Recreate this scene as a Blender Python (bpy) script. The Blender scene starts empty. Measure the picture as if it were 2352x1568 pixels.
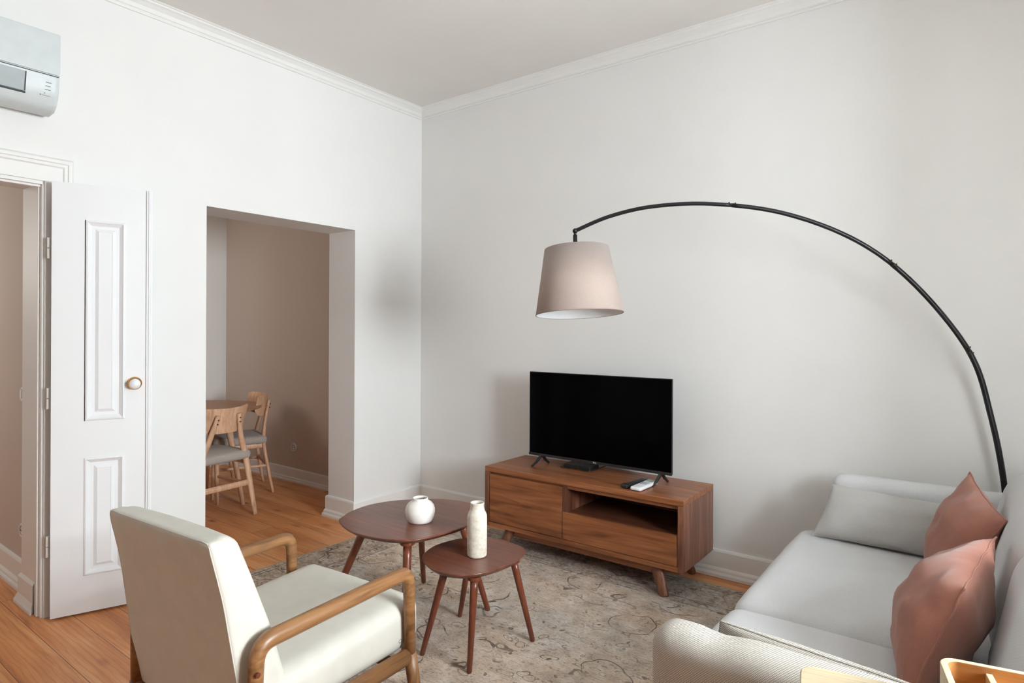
import bpy, bmesh, math, random
from mathutils import Vector, Matrix, noise
S = bpy.context.scene
C = S.collection
PI = math.pi
def lin(r, g, b):
    f = lambda c: (c/255/12.92) if c/255 <= .04045 else ((c/255+.055)/1.055)**2.4
    return (f(r), f(g), f(b), 1)

# ------------------------------------------------------------------ camera
YAW, ROLL = math.radians(37.105), math.radians(.268)
Fv = Vector((-math.sin(YAW), math.cos(YAW), 0)); Rv = Vector((math.cos(YAW), math.sin(YAW), 0)); Uv = Rv.cross(Fv)
R2 = math.cos(ROLL)*Rv + math.sin(ROLL)*Uv; U2 = -math.sin(ROLL)*Rv + math.cos(ROLL)*Uv
cd = bpy.data.cameras.new('camera'); cam = bpy.data.objects.new('camera', cd); C.objects.link(cam)
M = Matrix((R2, U2, -Fv)).transposed().to_4x4(); M.translation = Vector((3.6003, -3.5401, 1.4)); cam.matrix_world = M
cd.sensor_width = 36; cd.lens = 1420.3/2352*36; cd.shift_y = -27.2/2352; cd.clip_start = .05
S.camera = cam

# ------------------------------------------------------------------ light
w = bpy.data.worlds.new('world'); S.world = w; w.use_nodes = True
w.node_tree.nodes['Background'].inputs[0].default_value = (.80, .90, 1, 1)
w.node_tree.nodes['Background'].inputs[1].default_value = .6
def area(name, loc, aim, sx, sy, power, col):
    l = bpy.data.lights.new(name, 'AREA'); l.shape = 'RECTANGLE'; l.size = sx; l.size_y = sy; l.energy = power; l.color = col
    o = bpy.data.objects.new(name, l); C.objects.link(o); o.location = loc
    o.rotation_euler = (Vector(aim)-Vector(loc)).to_track_quat('-Z', 'Z').to_euler(); return o
area('daylight_main_window', (5.32, -1.93, 1.65), (0, -1.93, 1.45), 1.0, 2.3, 600, (.86, .945, 1))
area('dining_fill', (-1.9, -2.33, 1.6), (-1.9, 0, 1.3), 1.0, 1.6, 14, (1, .90, .82))  # added fill lamp brightening the dining room; no window stands here
area('hall_fill', (-1.9, -3.6, 1.8), (-.5, -2.5, 1.2), 1.0, 1.6, 13, (1, .97, .92))  # added fill lamp lifting the hall beyond the door, no real source
S.view_settings.view_transform = 'Standard'; S.view_settings.look = 'None'; S.view_settings.gamma = 1
S.view_settings.exposure = 0.0; S.view_settings.use_curve_mapping = False

# ------------------------------------------------------------------ materials
class N:
    def __init__(s, name):
        s.m = bpy.data.materials.new(name); s.m.use_nodes = True; s.t = s.m.node_tree; s.b = s.t.nodes['Principled BSDF']
    def n(s, kind, **kw):
        o = s.t.nodes.new(kind)
        for k, v in kw.items():
            if k.startswith('i_'):
                key = k[2:]; key = int(key) if key.isdigit() else key
                o.inputs[key].default_value = v
            else: setattr(o, k, v)
        return o
    def l(s, a, b): s.t.links.new(a, b)
    def coord(s, scale=(1, 1, 1), kind='Object', rot=(0, 0, 0), loc=(0, 0, 0)):
        c = s.n('ShaderNodeTexCoord'); m = s.n('ShaderNodeMapping'); m.inputs['Scale'].default_value = scale
        m.inputs['Rotation'].default_value = rot; m.inputs['Location'].default_value = loc
        s.l(c.outputs[kind], m.inputs[0]); return m.outputs[0]
    def ramp(s, fac, stops):
        r = s.n('ShaderNodeValToRGB'); e = r.color_ramp.elements
        while len(e) < len(stops): e.new(.5)
        for i, (p, c) in enumerate(stops): e[i].position = p; e[i].color = c
        s.l(fac, r.inputs[0]); return r.outputs[0]
    def mix(s, a, b, fac, mode='MIX'):
        m = s.n('ShaderNodeMix', data_type='RGBA', blend_type=mode)
        for x, i in ((fac, 0), (a, 6), (b, 7)):
            if hasattr(x, 'links'): s.l(x, m.inputs[i])
            else: m.inputs[i].default_value = x
        return m.outputs[2]
    def math(s, op, a, b=None, c=None):
        m = s.n('ShaderNodeMath', operation=op)
        for i, x in enumerate((a, b, c)):
            if x is None: continue
            if hasattr(x, 'links'): s.l(x, m.inputs[i])
            else: m.inputs[i].default_value = x
        return m.outputs[0]
    def noise(s, vec, scale, detail=3, rough=.5, dist=0):
        o = s.n('ShaderNodeTexNoise'); o.inputs['Scale'].default_value = scale; o.inputs['Detail'].default_value = detail
        o.inputs['Roughness'].default_value = rough; o.inputs['Distortion'].default_value = dist; s.l(vec, o.inputs['Vector']); return o.outputs['Fac']
    def bump(s, h, strength, dist=.01):
        o = s.n('ShaderNodeBump'); o.inputs['Strength'].default_value = strength; o.inputs['Distance'].default_value = dist
        s.l(h, o.inputs['Height']); s.l(o.outputs[0], s.b.inputs['Normal'])
    def fin(s, col=None, rough=.5, metal=0, spec=None, sheen=0):
        if col is not None:
            if hasattr(col, 'links'): s.l(col, s.b.inputs['Base Color'])
            else: s.b.inputs['Base Color'].default_value = col
        if hasattr(rough, 'links'): s.l(rough, s.b.inputs['Roughness'])
        else: s.b.inputs['Roughness'].default_value = rough
        s.b.inputs['Metallic'].default_value = metal
        if spec is not None: s.b.inputs['Specular IOR Level'].default_value = spec
        if sheen: s.b.inputs['Sheen Weight'].default_value = sheen
        return s.m
def plain(name, c, rough=.5, metal=0, spec=None):
    n = N(name); v = n.coord(); f = n.noise(v, 18, 2)
    k = [min(1, x*1.03) for x in c[:3]]+[1]; k2 = [x*.97 for x in c[:3]]+[1]
    return n.fin(n.ramp(f, [(.3, k2), (.7, k)]), rough, metal, spec)
def paint(name, c, bump=.06):
    n = N(name); v = n.coord(); f = n.noise(v, 3, 4); g = n.noise(v, 140, 2)
    k2 = [x*.985 for x in c[:3]]+[1]
    n.bump(g, bump, .002); return n.fin(n.ramp(f, [(.35, k2), (.65, c)]), .75, 0, .25)
def wood(name, dark, mid, light, axis=0, rough=.4, scale=1.0, fine=1.0, bumpk=.05):
    n = N(name); sc = [9*scale]*3; sc[axis] = .7*scale
    v = n.coord(tuple(sc)); f = n.noise(v, 2.2, 4, .55, 1.2)
    sc2 = [70*scale*fine]*3; sc2[axis] = 2.2*scale; v2 = n.coord(tuple(sc2)); g = n.noise(v2, 1.3, 3, .6, .3)
    a = n.ramp(f, [(.28, dark), (.5, mid), (.72, light)])
    gg = n.ramp(g, [(.3, (.72, .70, .68, 1)), (.6, (1, 1, 1, 1))])
    n.bump(g, bumpk, .002)
    return n.fin(n.mix(a, gg, .75, 'MULTIPLY'), rough)
def fabric(name, c, k=700., amount=.25, rough=.9, bump=.25, sheen=.15, blot=.04):
    n = N(name); co = n.n('ShaderNodeTexCoord'); se = n.n('ShaderNodeSeparateXYZ'); n.l(co.outputs['Object'], se.inputs[0])
    x, y, z = se.outputs
    a = n.math('SINE', n.math('MULTIPLY', n.math('ADD', x, n.math('MULTIPLY', y, .5)), k))
    b = n.math('SINE', n.math('MULTIPLY', n.math('ADD', z, n.math('MULTIPLY', y, .87)), k))
    wv = n.math('MULTIPLY_ADD', n.math('MULTIPLY', a, b), .5, .5)
    bl = n.noise(n.coord(), 9, 4, .6)
    fibre = n.noise(n.coord((1, 1, 1)), 260, 2, .6)
    dk = [v*(1-amount) for v in c[:3]]+[1]
    col = n.mix(dk, c, wv)
    t = n.ramp(bl, [(.3, (1-blot, 1-blot, 1-blot, 1)), (.7, (1, 1, 1, 1))])
    col = n.mix(col, t, 1, 'MULTIPLY')
    col = n.mix(col, n.ramp(fibre, [(.3, (.9, .9, .9, 1)), (.7, (1, 1, 1, 1))]), 1, 'MULTIPLY')
    n.bump(wv, bump, .0015)
    return n.fin(col, rough, 0, .2, sheen)

M_wall = paint('wall_paint', lin(238, 236, 233)); M_ceil = paint('ceiling_paint', lin(232, 228, 222))
M_trim = paint('trim_paint', lin(238, 236, 232), .02); M_trim.node_tree.nodes['Principled BSDF'].inputs['Roughness'].default_value = .4
M_door = paint('door_gloss_paint', lin(240, 240, 240), .02); M_door.node_tree.nodes['Principled BSDF'].inputs['Roughness'].default_value = .35
M_wall_dim = paint('wall_paint_dimmed', lin(206, 192, 180))  # wall paint with the side rooms' brown dimness put into the colour

def floor_mat():
    n = N('pine_floorboards'); v = n.coord((1, 1, 1), loc=(.37, .045, 0))
    br = n.n('ShaderNodeTexBrick', offset=.37, offset_frequency=2); n.l(v, br.inputs['Vector'])
    for k, val in (('Color1', (0, 0, 0, 1)), ('Color2', (1, 1, 1, 1)), ('Mortar', (.5, .5, .5, 1)), ('Scale', 1.), ('Mortar Size', .0016), ('Mortar Smooth', .3), ('Bias', 0.), ('Brick Width', 2.6), ('Row Height', .17)):
        br.inputs[k].default_value = val
    rnd = br.outputs['Color']; seam = br.outputs['Fac']
    off = n.n('ShaderNodeVectorMath', operation='MULTIPLY'); n.l(rnd, off.inputs[0]); off.inputs[1].default_value = (7, 13, 3)
    ad = n.n('ShaderNodeVectorMath', operation='ADD'); n.l(n.coord((1, 1, 1)), ad.inputs[0]); n.l(off.outputs[0], ad.inputs[1])
    def mp(sc):
        m = n.n('ShaderNodeMapping'); m.inputs['Scale'].default_value = sc; n.l(ad.outputs[0], m.inputs[0]); return m.outputs[0]
    big = n.noise(mp((.8, 6, 1)), 1.5, 3, .5, 1.0)
    wv = n.n('ShaderNodeTexWave', wave_type='BANDS', bands_direction='Y'); n.l(mp((.35, 1, 1)), wv.inputs['Vector'])
    for k, val in (('Scale', 14.), ('Distortion', 5.), ('Detail', 3.), ('Detail Scale', .9), ('Detail Roughness', .55)): wv.inputs[k].default_value = val
    fine = n.noise(mp((3, 120, 1)), 1.2, 3, .6)
    base = n.ramp(big, [(.25, lin(212, 136, 80)), (.5, lin(236, 164, 106)), (.75, lin(248, 190, 136))])
    c = n.mix(base, n.ramp(wv.outputs['Fac'], [(.0, (.72, .62, .55, 1)), (.35, (1, 1, 1, 1))]), .45, 'MULTIPLY')
    st = n.noise(mp((.5, 9, 1)), 2.0, 4, .6, .6); c = n.mix(c, n.ramp(st, [(.30, (.62, .50, .46, 1)), (.44, (1, 1, 1, 1))]), .8, 'MULTIPLY')
    c = n.mix(c, n.ramp(fine, [(.3, (.84, .8, .78, 1)), (.65, (1, 1, 1, 1))]), .8, 'MULTIPLY')
    c = n.mix(c, n.ramp(rnd, [(0, (.84, .80, .78, 1)), (1, (1.0, 1.0, 1.0, 1))]), 1, 'MULTIPLY')
    vo = n.n('ShaderNodeTexVoronoi', feature='F1'); n.l(mp((1.5, 3.4, 1)), vo.inputs['Vector']); vo.inputs['Scale'].default_value = 1.9
    knot = n.ramp(vo.outputs['Distance'], [(.03, (.20, .12, .08, 1)), (.07, (.70, .55, .45, 1)), (.19, (1, 1, 1, 1))])
    c = n.mix(c, knot, 1, 'MULTIPLY')
    c = n.mix(c, lin(74, 40, 22), n.math('MULTIPLY', seam, .85))
    n.bump(n.math('MULTIPLY_ADD', seam, -1, n.math('MULTIPLY', fine, .2)), .25, .003)
    return n.fin(c, n.math('MULTIPLY_ADD', fine, .15, .34), 0, .4)
M_floor = floor_mat()

def rug_mat():
    n = N('faded_persian_rug'); co = n.n('ShaderNodeTexCoord'); P = co.outputs['Object']
    wn = n.n('ShaderNodeTexNoise'); wn.inputs['Scale'].default_value = 5; wn.inputs['Detail'].default_value = 2; n.l(P, wn.inputs['Vector'])
    sub = n.n('ShaderNodeVectorMath', operation='SUBTRACT'); n.l(wn.outputs['Color'], sub.inputs[0]); sub.inputs[1].default_value = (.5, .5, .5)
    sc = n.n('ShaderNodeVectorMath', operation='SCALE'); n.l(sub.outputs[0], sc.inputs[0]); sc.inputs['Scale'].default_value = .16
    ad = n.n('ShaderNodeVectorMath', operation='ADD'); n.l(P, ad.inputs[0]); n.l(sc.outputs[0], ad.inputs[1]); W = ad.outputs[0]
    def mp(s_, vec=P):
        m = n.n('ShaderNodeMapping'); m.inputs['Scale'].default_value = s_; n.l(vec, m.inputs[0]); return m.outputs[0]
    big = n.noise(P, 1.7, 4, .6, .4); med = n.noise(P, 9, 5, .65); streak = n.noise(mp((14, 90, 1)), 1, 4, .7); fleck = n.noise(mp((60, 130, 1)), 1.2, 3, .7)
    base = n.ramp(med, [(.3, lin(184, 166, 150)), (.5, lin(212, 194, 176)), (.68, lin(230, 218, 206))])
    base = n.mix(base, n.ramp(big, [(.36, (.78, .84, .90, 1)), (.6, (1.0, .955, .90, 1))]), .85, 'MULTIPLY')
    # scrolling vine lines: contour bands of warped voronoi distance
    def contour(vec, s_, lo, wdt):
        v = n.n('ShaderNodeTexVoronoi', feature='F1'); v.inputs['Scale'].default_value = s_; n.l(vec, v.inputs['Vector'])
        d = n.math('ABSOLUTE', n.math('SUBTRACT', v.outputs['Distance'], lo)); return n.math('LESS_THAN', d, wdt)
    def edge(vec, s_, wdt):
        v = n.n('ShaderNodeTexVoronoi', feature='DISTANCE_TO_EDGE'); v.inputs['Scale'].default_value = s_; n.l(vec, v.inputs['Vector'])
        return n.math('LESS_THAN', v.outputs['Distance'], wdt)
    l1 = contour(W, 3.6, .36, .012); l2 = contour(mp((1, 1.8, 1), W), 8, .24, .022); l3 = contour(mp((.5, 1.6, 1), W), 3.0, .30, .014); l4 = contour(mp((1, 2.2, 1), W), 17, .2, .06); l5 = contour(W, 11, .06, .05)
    lines = n.math('MAXIMUM', n.math('MAXIMUM', l1, n.math('MULTIPLY', l2, .8)), n.math('MAXIMUM', n.math('MULTIPLY', l3, .8), n.math('MAXIMUM', n.math('MULTIPLY', l4, .55), l5)))
    # border: denser and darker band along the edge, with guard stripes
    se = n.n('ShaderNodeSeparateXYZ'); n.l(P, se.inputs[0]); x, y = se.outputs[0], se.outputs[1]
    ex = n.math('SUBTRACT', RX/2, n.math('ABSOLUTE', x)); ey = n.math('SUBTRACT', RY/2, n.math('ABSOLUTE', y)); ed = n.math('MINIMUM', ex, ey)
    inb = n.math('LESS_THAN', ed, .33)
    stripe = None
    for q in (.045, .075, .27, .33):
        st = n.math('LESS_THAN', n.math('ABSOLUTE', n.math('SUBTRACT', ed, q)), .005); stripe = st if stripe is None else n.math('MAXIMUM', stripe, st)
    wear = n.math('MULTIPLY', n.noise(P, 3.3, 4, .6), 1.25)
    brd = n.math('MULTIPLY', inb, n.noise(mp((40, 62, 1), W), 1, 4, .75))
    dark = n.math('MULTIPLY', n.math('MAXIMUM', lines, n.math('MULTIPLY', stripe, .7)), wear)
    dark = n.math('MULTIPLY', dark, n.ramp(n.noise(P, 5.5, 3, .6), [(.40, (0, 0, 0, 1)), (.52, (1, 1, 1, 1))]))
    dark = n.math('MULTIPLY', dark, n.math('MULTIPLY_ADD', streak, 1.5, .45))
    c = n.mix(base, lin(70, 56, 52), n.math('MINIMUM', dark, .8))
    c = n.mix(c, lin(92, 78, 72), n.math('MULTIPLY', n.ramp(brd, [(.40, (0, 0, 0, 1)), (.62, (1, 1, 1, 1))]), .55))
    c = n.mix(c, n.ramp(fleck, [(.36, (.50, .47, .47, 1)), (.47, (1, 1, 1, 1))]), .8, 'MULTIPLY')
    c = n.mix(c, n.ramp(streak, [(.36, (.55, .52, .52, 1)), (.46, (1, 1, 1, 1))]), .6, 'MULTIPLY')
    hem = n.math('LESS_THAN', ed, .014); c = n.mix(c, lin(176, 160, 138), hem)
    n.bump(fleck, .3, .003)
    return n.fin(c, .95, 0, .1)
RX0, RX1, RY0, RY1 = .272, 3.25, -2.20, -.155
RX, RY = RX1-RX0, RY1-RY0
M_rug = rug_mat()

M_walnut = wood('walnut_along', lin(104, 57, 32), lin(144, 86, 50), lin(168, 107, 68), 0, .38)
M_walnut_v = wood('walnut_upright', lin(84, 48, 34), lin(116, 72, 52), lin(150, 100, 74), 2, .38)
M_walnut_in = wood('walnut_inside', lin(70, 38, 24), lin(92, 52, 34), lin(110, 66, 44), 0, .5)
M_table = wood('walnut_tabletop', lin(88, 46, 32), lin(112, 64, 46), lin(132, 80, 60), 0, .30, .8)
M_tleg = wood('walnut_leg', lin(88, 42, 26), lin(112, 58, 38), lin(134, 74, 50), 2, .3)
M_oak = wood('oiled_frame_wood', lin(104, 70, 42), lin(140, 98, 60), lin(166, 122, 80), 1, .38, 1.4)
M_oak_v = wood('oiled_frame_wood_upright', lin(104, 70, 42), lin(136, 95, 58), lin(160, 117, 77), 2, .38, 1.4)
M_bam = wood('pale_bamboo', lin(196, 174, 138), lin(208, 188, 154), lin(218, 200, 168), 0, .45, 1.6, 1., .02)
M_bamd = wood('amber_bamboo', lin(150, 98, 48), lin(172, 116, 60), lin(186, 134, 78), 0, .5, 1.6)
M_beech = wood('pale_beech', lin(206, 158, 124), lin(222, 176, 142), lin(234, 192, 160), 2, .5, 1.2)
M_dtop = wood('beech_tabletop', lin(160, 116, 86), lin(176, 130, 98), lin(190, 144, 112), 0, .45)
M_grey = fabric('grey_seat_fabric', lin(192, 180, 170))
M_cream = plain('cream_leatherette', lin(208, 204, 193), .5, 0, .3)
M_sofa = fabric('light_grey_sofa_weave', lin(220, 219, 219), 1100, .10, .92, .12)
M_weave = fabric('coarse_cream_weave', lin(226, 218, 206), 1150, .68, .9, .6, .1)
M_pillow = fabric('stone_grey_linen', lin(192, 189, 185), 900, .10, .92, .15)
M_pink = fabric('dusty_pink_cotton', lin(170, 112, 93), 1500, .22, .92, .3, .25, .1)
M_black = plain('black_metal', (.012, .012, .013, 1), .35, .4)
M_bplastic = plain('black_plastic', (.012, .012, .013, 1), .4)
M_screen = plain('television_screen', (.001, .001, .0012, 1), .12, 0, .03)
M_shade = fabric('beige_shade_fabric', lin(178, 160, 150), 1600, .10, .85, .1)
M_shadein = plain('white_shade_lining', lin(236, 236, 236), .6)
M_ceramic = plain('matt_white_ceramic', lin(240, 234, 226), .45)
def ceramic2():
    n = N('cream_speckled_ceramic'); f = n.noise(n.coord(), 60, 4, .7); se = n.noise(n.coord(), 8, 3)
    c = n.mix(n.ramp(f, [(.35, lin(212, 200, 180)), (.6, lin(232, 225, 212))]), n.ramp(se, [(.3, (.93, .93, .92, 1)), (.7, (1, 1, 1, 1))]), 1, 'MULTIPLY')
    return n.fin(c, .42)
M_ceramic2 = ceramic2()
M_brass = plain('polished_brass', lin(206, 150, 84), .18, 1)
M_porc = plain('white_porcelain', lin(240, 240, 242), .12)
M_ac = plain('white_ac_plastic', lin(210, 216, 216), .4)
M_acd = plain('dark_gap_plastic', lin(60, 62, 62), .6)
M_mark = plain('grey_print', lin(120, 122, 120), .6)
M_white = plain('white_plastic', lin(236, 236, 238), .4)
M_key = plain('grey_keys', lin(150, 154, 160), .5)
M_lcd = plain('grey_lcd', lin(140, 150, 146), .25)
M_rub = plain('dark_screw', lin(60, 40, 30), .5)

# ------------------------------------------------------------------ mesh helpers
def obj(name, bm, mat, parent=None, smooth=False, bevel=0, seg=2, loc=None, angle=40):
    me = bpy.data.meshes.new(name)
    if smooth:
        for f in bm.faces: f.smooth = True
    bm.normal_update(); bm.to_mesh(me); bm.free(); me.materials.append(mat)
    o = bpy.data.objects.new(name, me); C.objects.link(o)
    if parent is not None: o.parent = parent
    if loc is not None: o.location = loc
    if bevel:
        b = o.modifiers.new('bevel', 'BEVEL'); b.width = bevel; b.segments = seg; b.limit_method = 'ANGLE'; b.angle_limit = math.radians(35)
        for p in me.polygons: p.use_smooth = True
        if 'sharp_face' not in me.attributes: pass
        o.modifiers.new('wn', 'WEIGHTED_NORMAL').keep_sharp = True
    return o
def thing(name, label, cat, loc=(0, 0, 0), rz=0, group=None):
    o = bpy.data.objects.new(name, None); C.objects.link(o); o.location = loc; o.rotation_euler = (0, 0, rz); o.empty_display_size = .1
    return tag(o, label, cat, group)
def tag(o, label, cat, group=None):
    o['label'] = label; o['category'] = cat
    if group: o['group'] = group
    return o
def struct(name, bm, m, label=None, **k):
    o = obj(name, bm, m, **k); o['kind'] = 'structure'
    if label: o['label'] = label
    return o
def B(): return bmesh.new()
def box(bm, x0, y0, z0, x1, y1, z1):
    vs = [bm.verts.new((x, y, z)) for z in (z0, z1) for (x, y) in ((x0, y0), (x1, y0), (x1, y1), (x0, y1))]
    for f in ((0, 3, 2, 1), (4, 5, 6, 7), (0, 1, 5, 4), (1, 2, 6, 5), (2, 3, 7, 6), (3, 0, 4, 7)): bm.faces.new([vs[i] for i in f])
    return bm
def bx(*a): return box(B(), *a)
def frames(pts):
    pts = [Vector(p) for p in pts]; T = []
    for i in range(len(pts)): T.append((pts[min(i+1, len(pts)-1)]-pts[max(i-1, 0)]).normalized())
    u = Vector((0, 0, 1)) if abs(T[0].z) < .9 else Vector((1, 0, 0)); u = (u-T[0]*u.dot(T[0])).normalized(); out = []
    for i, t in enumerate(T):
        u = (u-t*u.dot(t)).normalized(); out.append((pts[i], u, t.cross(u)))
    return out
def tube(bm, pts, r, n=14, sx=1., sy=1., caps=True):
    fr = frames(pts); rings = []
    for i, (p, u, v) in enumerate(fr):
        rr = r[i] if isinstance(r, (list, tuple)) else r
        rings.append([bm.verts.new(p+u*math.cos(a)*rr*sx+v*math.sin(a)*rr*sy) for a in [2*PI*k/n for k in range(n)]])
    for a, b in zip(rings, rings[1:]):
        for k in range(n): bm.faces.new((a[k], a[(k+1) % n], b[(k+1) % n], b[k]))
    if caps: bm.faces.new(rings[0][::-1]); bm.faces.new(rings[-1])
    return bm
def lathe(bm, prof, n=48, c=(0, 0, 0), close=False):
    rings = []
    for r, z in prof:
        if r < 1e-5: rings.append([bm.verts.new((c[0], c[1], c[2]+z))])
        else: rings.append([bm.verts.new((c[0]+r*math.cos(2*PI*k/n), c[1]+r*math.sin(2*PI*k/n), c[2]+z)) for k in range(n)])
    prs = list(zip(rings, rings[1:]))
    if close: prs.append((rings[-1], rings[0]))
    for a, b in prs:
        for k in range(n):
            q = [a[k % len(a)], a[(k+1) % n if len(a) > 1 else 0], b[(k+1) % n if len(b) > 1 else 0], b[k % len(b)]]
            q = [x for i, x in enumerate(q) if x not in q[:i]]
            if len(q) > 2: bm.faces.new(q)
    return bm
def sweep(bm, prof, a, b, up=(0, 0, 1), out=(1, 0, 0), ma=0, mb=0):
    """prism of a profile (o along out, h along up) from a to b; ma/mb mitre the ends by o"""
    a, b, up, out = Vector(a), Vector(b), Vector(up), Vector(out); d = (b-a).normalized()
    r0 = [bm.verts.new(a+out*o+up*h+d*o*ma) for o, h in prof]; r1 = [bm.verts.new(b+out*o+up*h+d*o*mb) for o, h in prof]; n = len(prof)
    for k in range(n): bm.faces.new((r0[k], r0[(k+1) % n], r1[(k+1) % n], r1[k]))
    bm.faces.new(r0[::-1]); bm.faces.new(r1); return bm
def spline(pts, n=8, closed=False):
    P = [Vector(p) for p in pts]; out = []; m = len(P)
    rng = range(m) if closed else range(m-1)
    for i in rng:
        g = (lambda k: P[k % m]) if closed else (lambda k: P[max(0, min(m-1, k))])
        p0, p1, p2, p3 = g(i-1), g(i), g(i+1), g(i+2)
        for j in range(n):
            t = j/n; out.append(.5*((2*p1)+(p2-p0)*t+(2*p0-5*p1+4*p2-p3)*t*t+(3*p1-p0-3*p2+p3)*t**3))
    if not closed: out.append(P[-1])
    return out
def softbox(sx, sy, sz, r, puff=0, n=16, pz=None, wr=0, seed=0, fn=None):
    bm = B(); bmesh.ops.create_cube(bm, size=2); bmesh.ops.subdivide_edges(bm, edges=bm.edges[:], cuts=n, use_grid_fill=True)
    h = (sx/2, sy/2, sz/2); inn = [max(1e-4, a-r) for a in h]
    for v in bm.verts:
        t = [math.sin(c*PI/2)*.75+c*.25 for c in v.co]; p = Vector([t[i]*h[i] for i in range(3)])
        q = Vector([max(-inn[i], min(inn[i], p[i])) for i in range(3)]); d = p-q
        if d.length > 1e-7: p = q+d.normalized()*min(r, max(d.length, 0) if d.length < 1e-6 else r)
        if puff:
            px, py, pzz = p.x/h[0], p.y/h[1], p.z/h[2]
            fx, fy, fz = 1-px*px, 1-py*py, 1-pzz*pzz
            p.z += puff*(pzz)*max(0, fx*fy)**.6
            p.x += .35*puff*px*max(0, fy*fz)**.6; p.y += .35*puff*py*max(0, fx*fz)**.6
        if wr:
            d = noise.noise_vector(Vector((p.x*6+seed, p.y*6, p.z*6)))*wr; p += d
        if fn: p = fn(p)
        v.co = p
    return bm
def pillow(c00, c10, c11, c01, thick, pinch=.07, n=26, wr=.004, seed=1., droop=None, power=.5):
    """stuffed cushion between four seam corners (00,10 bottom; 01,11 top)"""
    c = [Vector(x) for x in (c00, c10, c11, c01)]
    nm = ((c[1]-c[0]).cross(c[3]-c[0])).normalized(); bm = B(); G = {}
    def base(u, v):
        uu = .5+(u-.5)*(1-pinch*(1-(2*v-1)**2)); vv = .5+(v-.5)*(1-pinch*(1-(2*u-1)**2))
        return c[0]*(1-uu)*(1-vv)+c[1]*uu*(1-vv)+c[2]*uu*vv+c[3]*(1-uu)*vv
    f = lambda i: .5-.5*math.cos(PI*i/n)
    for s in (1, -1):
        for i in range(n+1):
            for j in range(n+1):
                if (i in (0, n) or j in (0, n)) and s == -1: G[s, i, j] = G[1, i, j]; continue
                u, v = f(i), f(j); k = (max(0, (1-(2*u-1)**2))*max(0, (1-(2*v-1)**2)))**power
                p = base(u, v)+nm*s*thick/2*k
                if wr:
                    e = noise.noise(Vector((u*5+seed, v*5, s)))+.6*noise.noise(Vector((u*15+seed, v*4, s*2))); p += nm*s*e*wr*min(1, k*3)
                    edge = math.exp(-8*min(u, 1-u, v, 1-v)); p += nm*.12*wr*edge*math.sin((u+v)*24+seed)
                G[s, i, j] = bm.verts.new(p)
    for s in (1, -1):
        for i in range(n):
            for j in range(n):
                q = [G[s, i, j], G[s, i+1, j], G[s, i+1, j+1], G[s, i, j+1]]
                if s == -1: q = q[::-1]
                try: bm.faces.new(q)
                except ValueError: pass
    ring = [(i, 0) for i in range(n)]+[(n, j) for j in range(n)]+[(n-i, n) for i in range(n)]+[(0, n-j) for j in range(n)]
    seam = [G[1, i, j].co.copy() for i, j in ring]; return bm, seam
def loop_tube(pts, r, n=6):
    bm = B(); m = len(pts); rings = []
    for i in range(m):
        t = (pts[(i+1) % m]-pts[i-1]).normalized(); u = t.orthogonal() if i == 0 else (pu-t*pu.dot(t)); u.normalize(); pu = u; v = t.cross(u)
        rings.append([bm.verts.new(pts[i]+(u*math.cos(a)+v*math.sin(a))*r) for a in [2*PI*k/n for k in range(n)]])
    for i in range(m):
        a, b = rings[i], rings[(i+1) % m]
        for k in range(n): bm.faces.new((a[k], a[(k+1) % n], b[(k+1) % n], b[k]))
    return bm
def disc(bm, c, r, z0, z1, n=24, axis='z'):
    prof = [(0, z0), (r, z0), (r, z1), (0, z1)]; k = B(); lathe(k, prof, n); 
    if axis == 'y': bmesh.ops.rotate(k, verts=k.verts, cent=(0, 0, 0), matrix=Matrix.Rotation(PI/2, 3, 'X'))
    if axis == 'x': bmesh.ops.rotate(k, verts=k.verts, cent=(0, 0, 0), matrix=Matrix.Rotation(PI/2, 3, 'Y'))
    bmesh.ops.translate(k, verts=k.verts, vec=c); me = bpy.data.meshes.new('t'); k.to_mesh(me); k.free(); bm.from_mesh(me); bpy.data.meshes.remove(me); return bm

# ------------------------------------------------------------------ the room
HC = 3.155          # ceiling
struct('floor', bx(-3.0, -5.3, -.12, 5.4, .12, 0), M_floor, 'warm pine plank floor running through both rooms')
struct('ceiling', bx(-3.0, -5.3, HC, 5.4, .12, HC+.12), M_ceil, 'plain off-white ceiling')
struct('wall_back', bx(-.30, 0, 0, 5.3, .12, HC), M_wall, 'white wall behind the television')
# left wall with doorway (y -3.42..-2.51, z 2.10) and cased opening (y -1.739..-.663, z 2.113)
b = B()
box(b, -.3, -.663, 0, 0, 0, HC); box(b, -.3, -1.739, 2.113, 0, -.663, HC); box(b, -.3, -2.525, 0, 0, -1.739, HC)
box(b, -.3, -3.40, 2.105, 0, -2.525, HC); box(b, -.3, -5.3, 0, 0, -3.40, HC)
struct('wall_left', b, M_wall, 'white wall with the open door and the square opening')
b = B()  # right wall with deep window recesses
box(b, 4.5, -1.44, 0, 5.3, 0, HC); box(b, 4.5, -2.42, 2.75, 5.3, -1.44, HC); box(b, 4.5, -2.42, 0, 5.3, -1.44, .5)
box(b, 4.5, -5.3, 0, 5.3, -2.42, HC)
struct('wall_right', b, M_wall, 'white window wall beyond the right edge')
struct('wall_front', bx(-.3, -5.42, 0, 5.1, -5.3, HC), M_wall, 'white wall behind the camera')
for i, (y0, y1) in enumerate(((-2.42, -1.44),)):
    b = B(); ym = (y0+y1)/2
    for a0, a1 in ((y0, y0+.06), (y1-.06, y1), (ym-.04, ym+.04)): box(b, 5.22, a0, .5, 5.27, a1, 2.75)
    for z0, z1 in ((.55, .62), (2.58, 2.65), (1.9, 1.94)): box(b, 5.22, y0, z0, 5.27, y1, z1)
    struct('window_%d' % (i+1), b, M_trim, bevel=.004)
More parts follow.
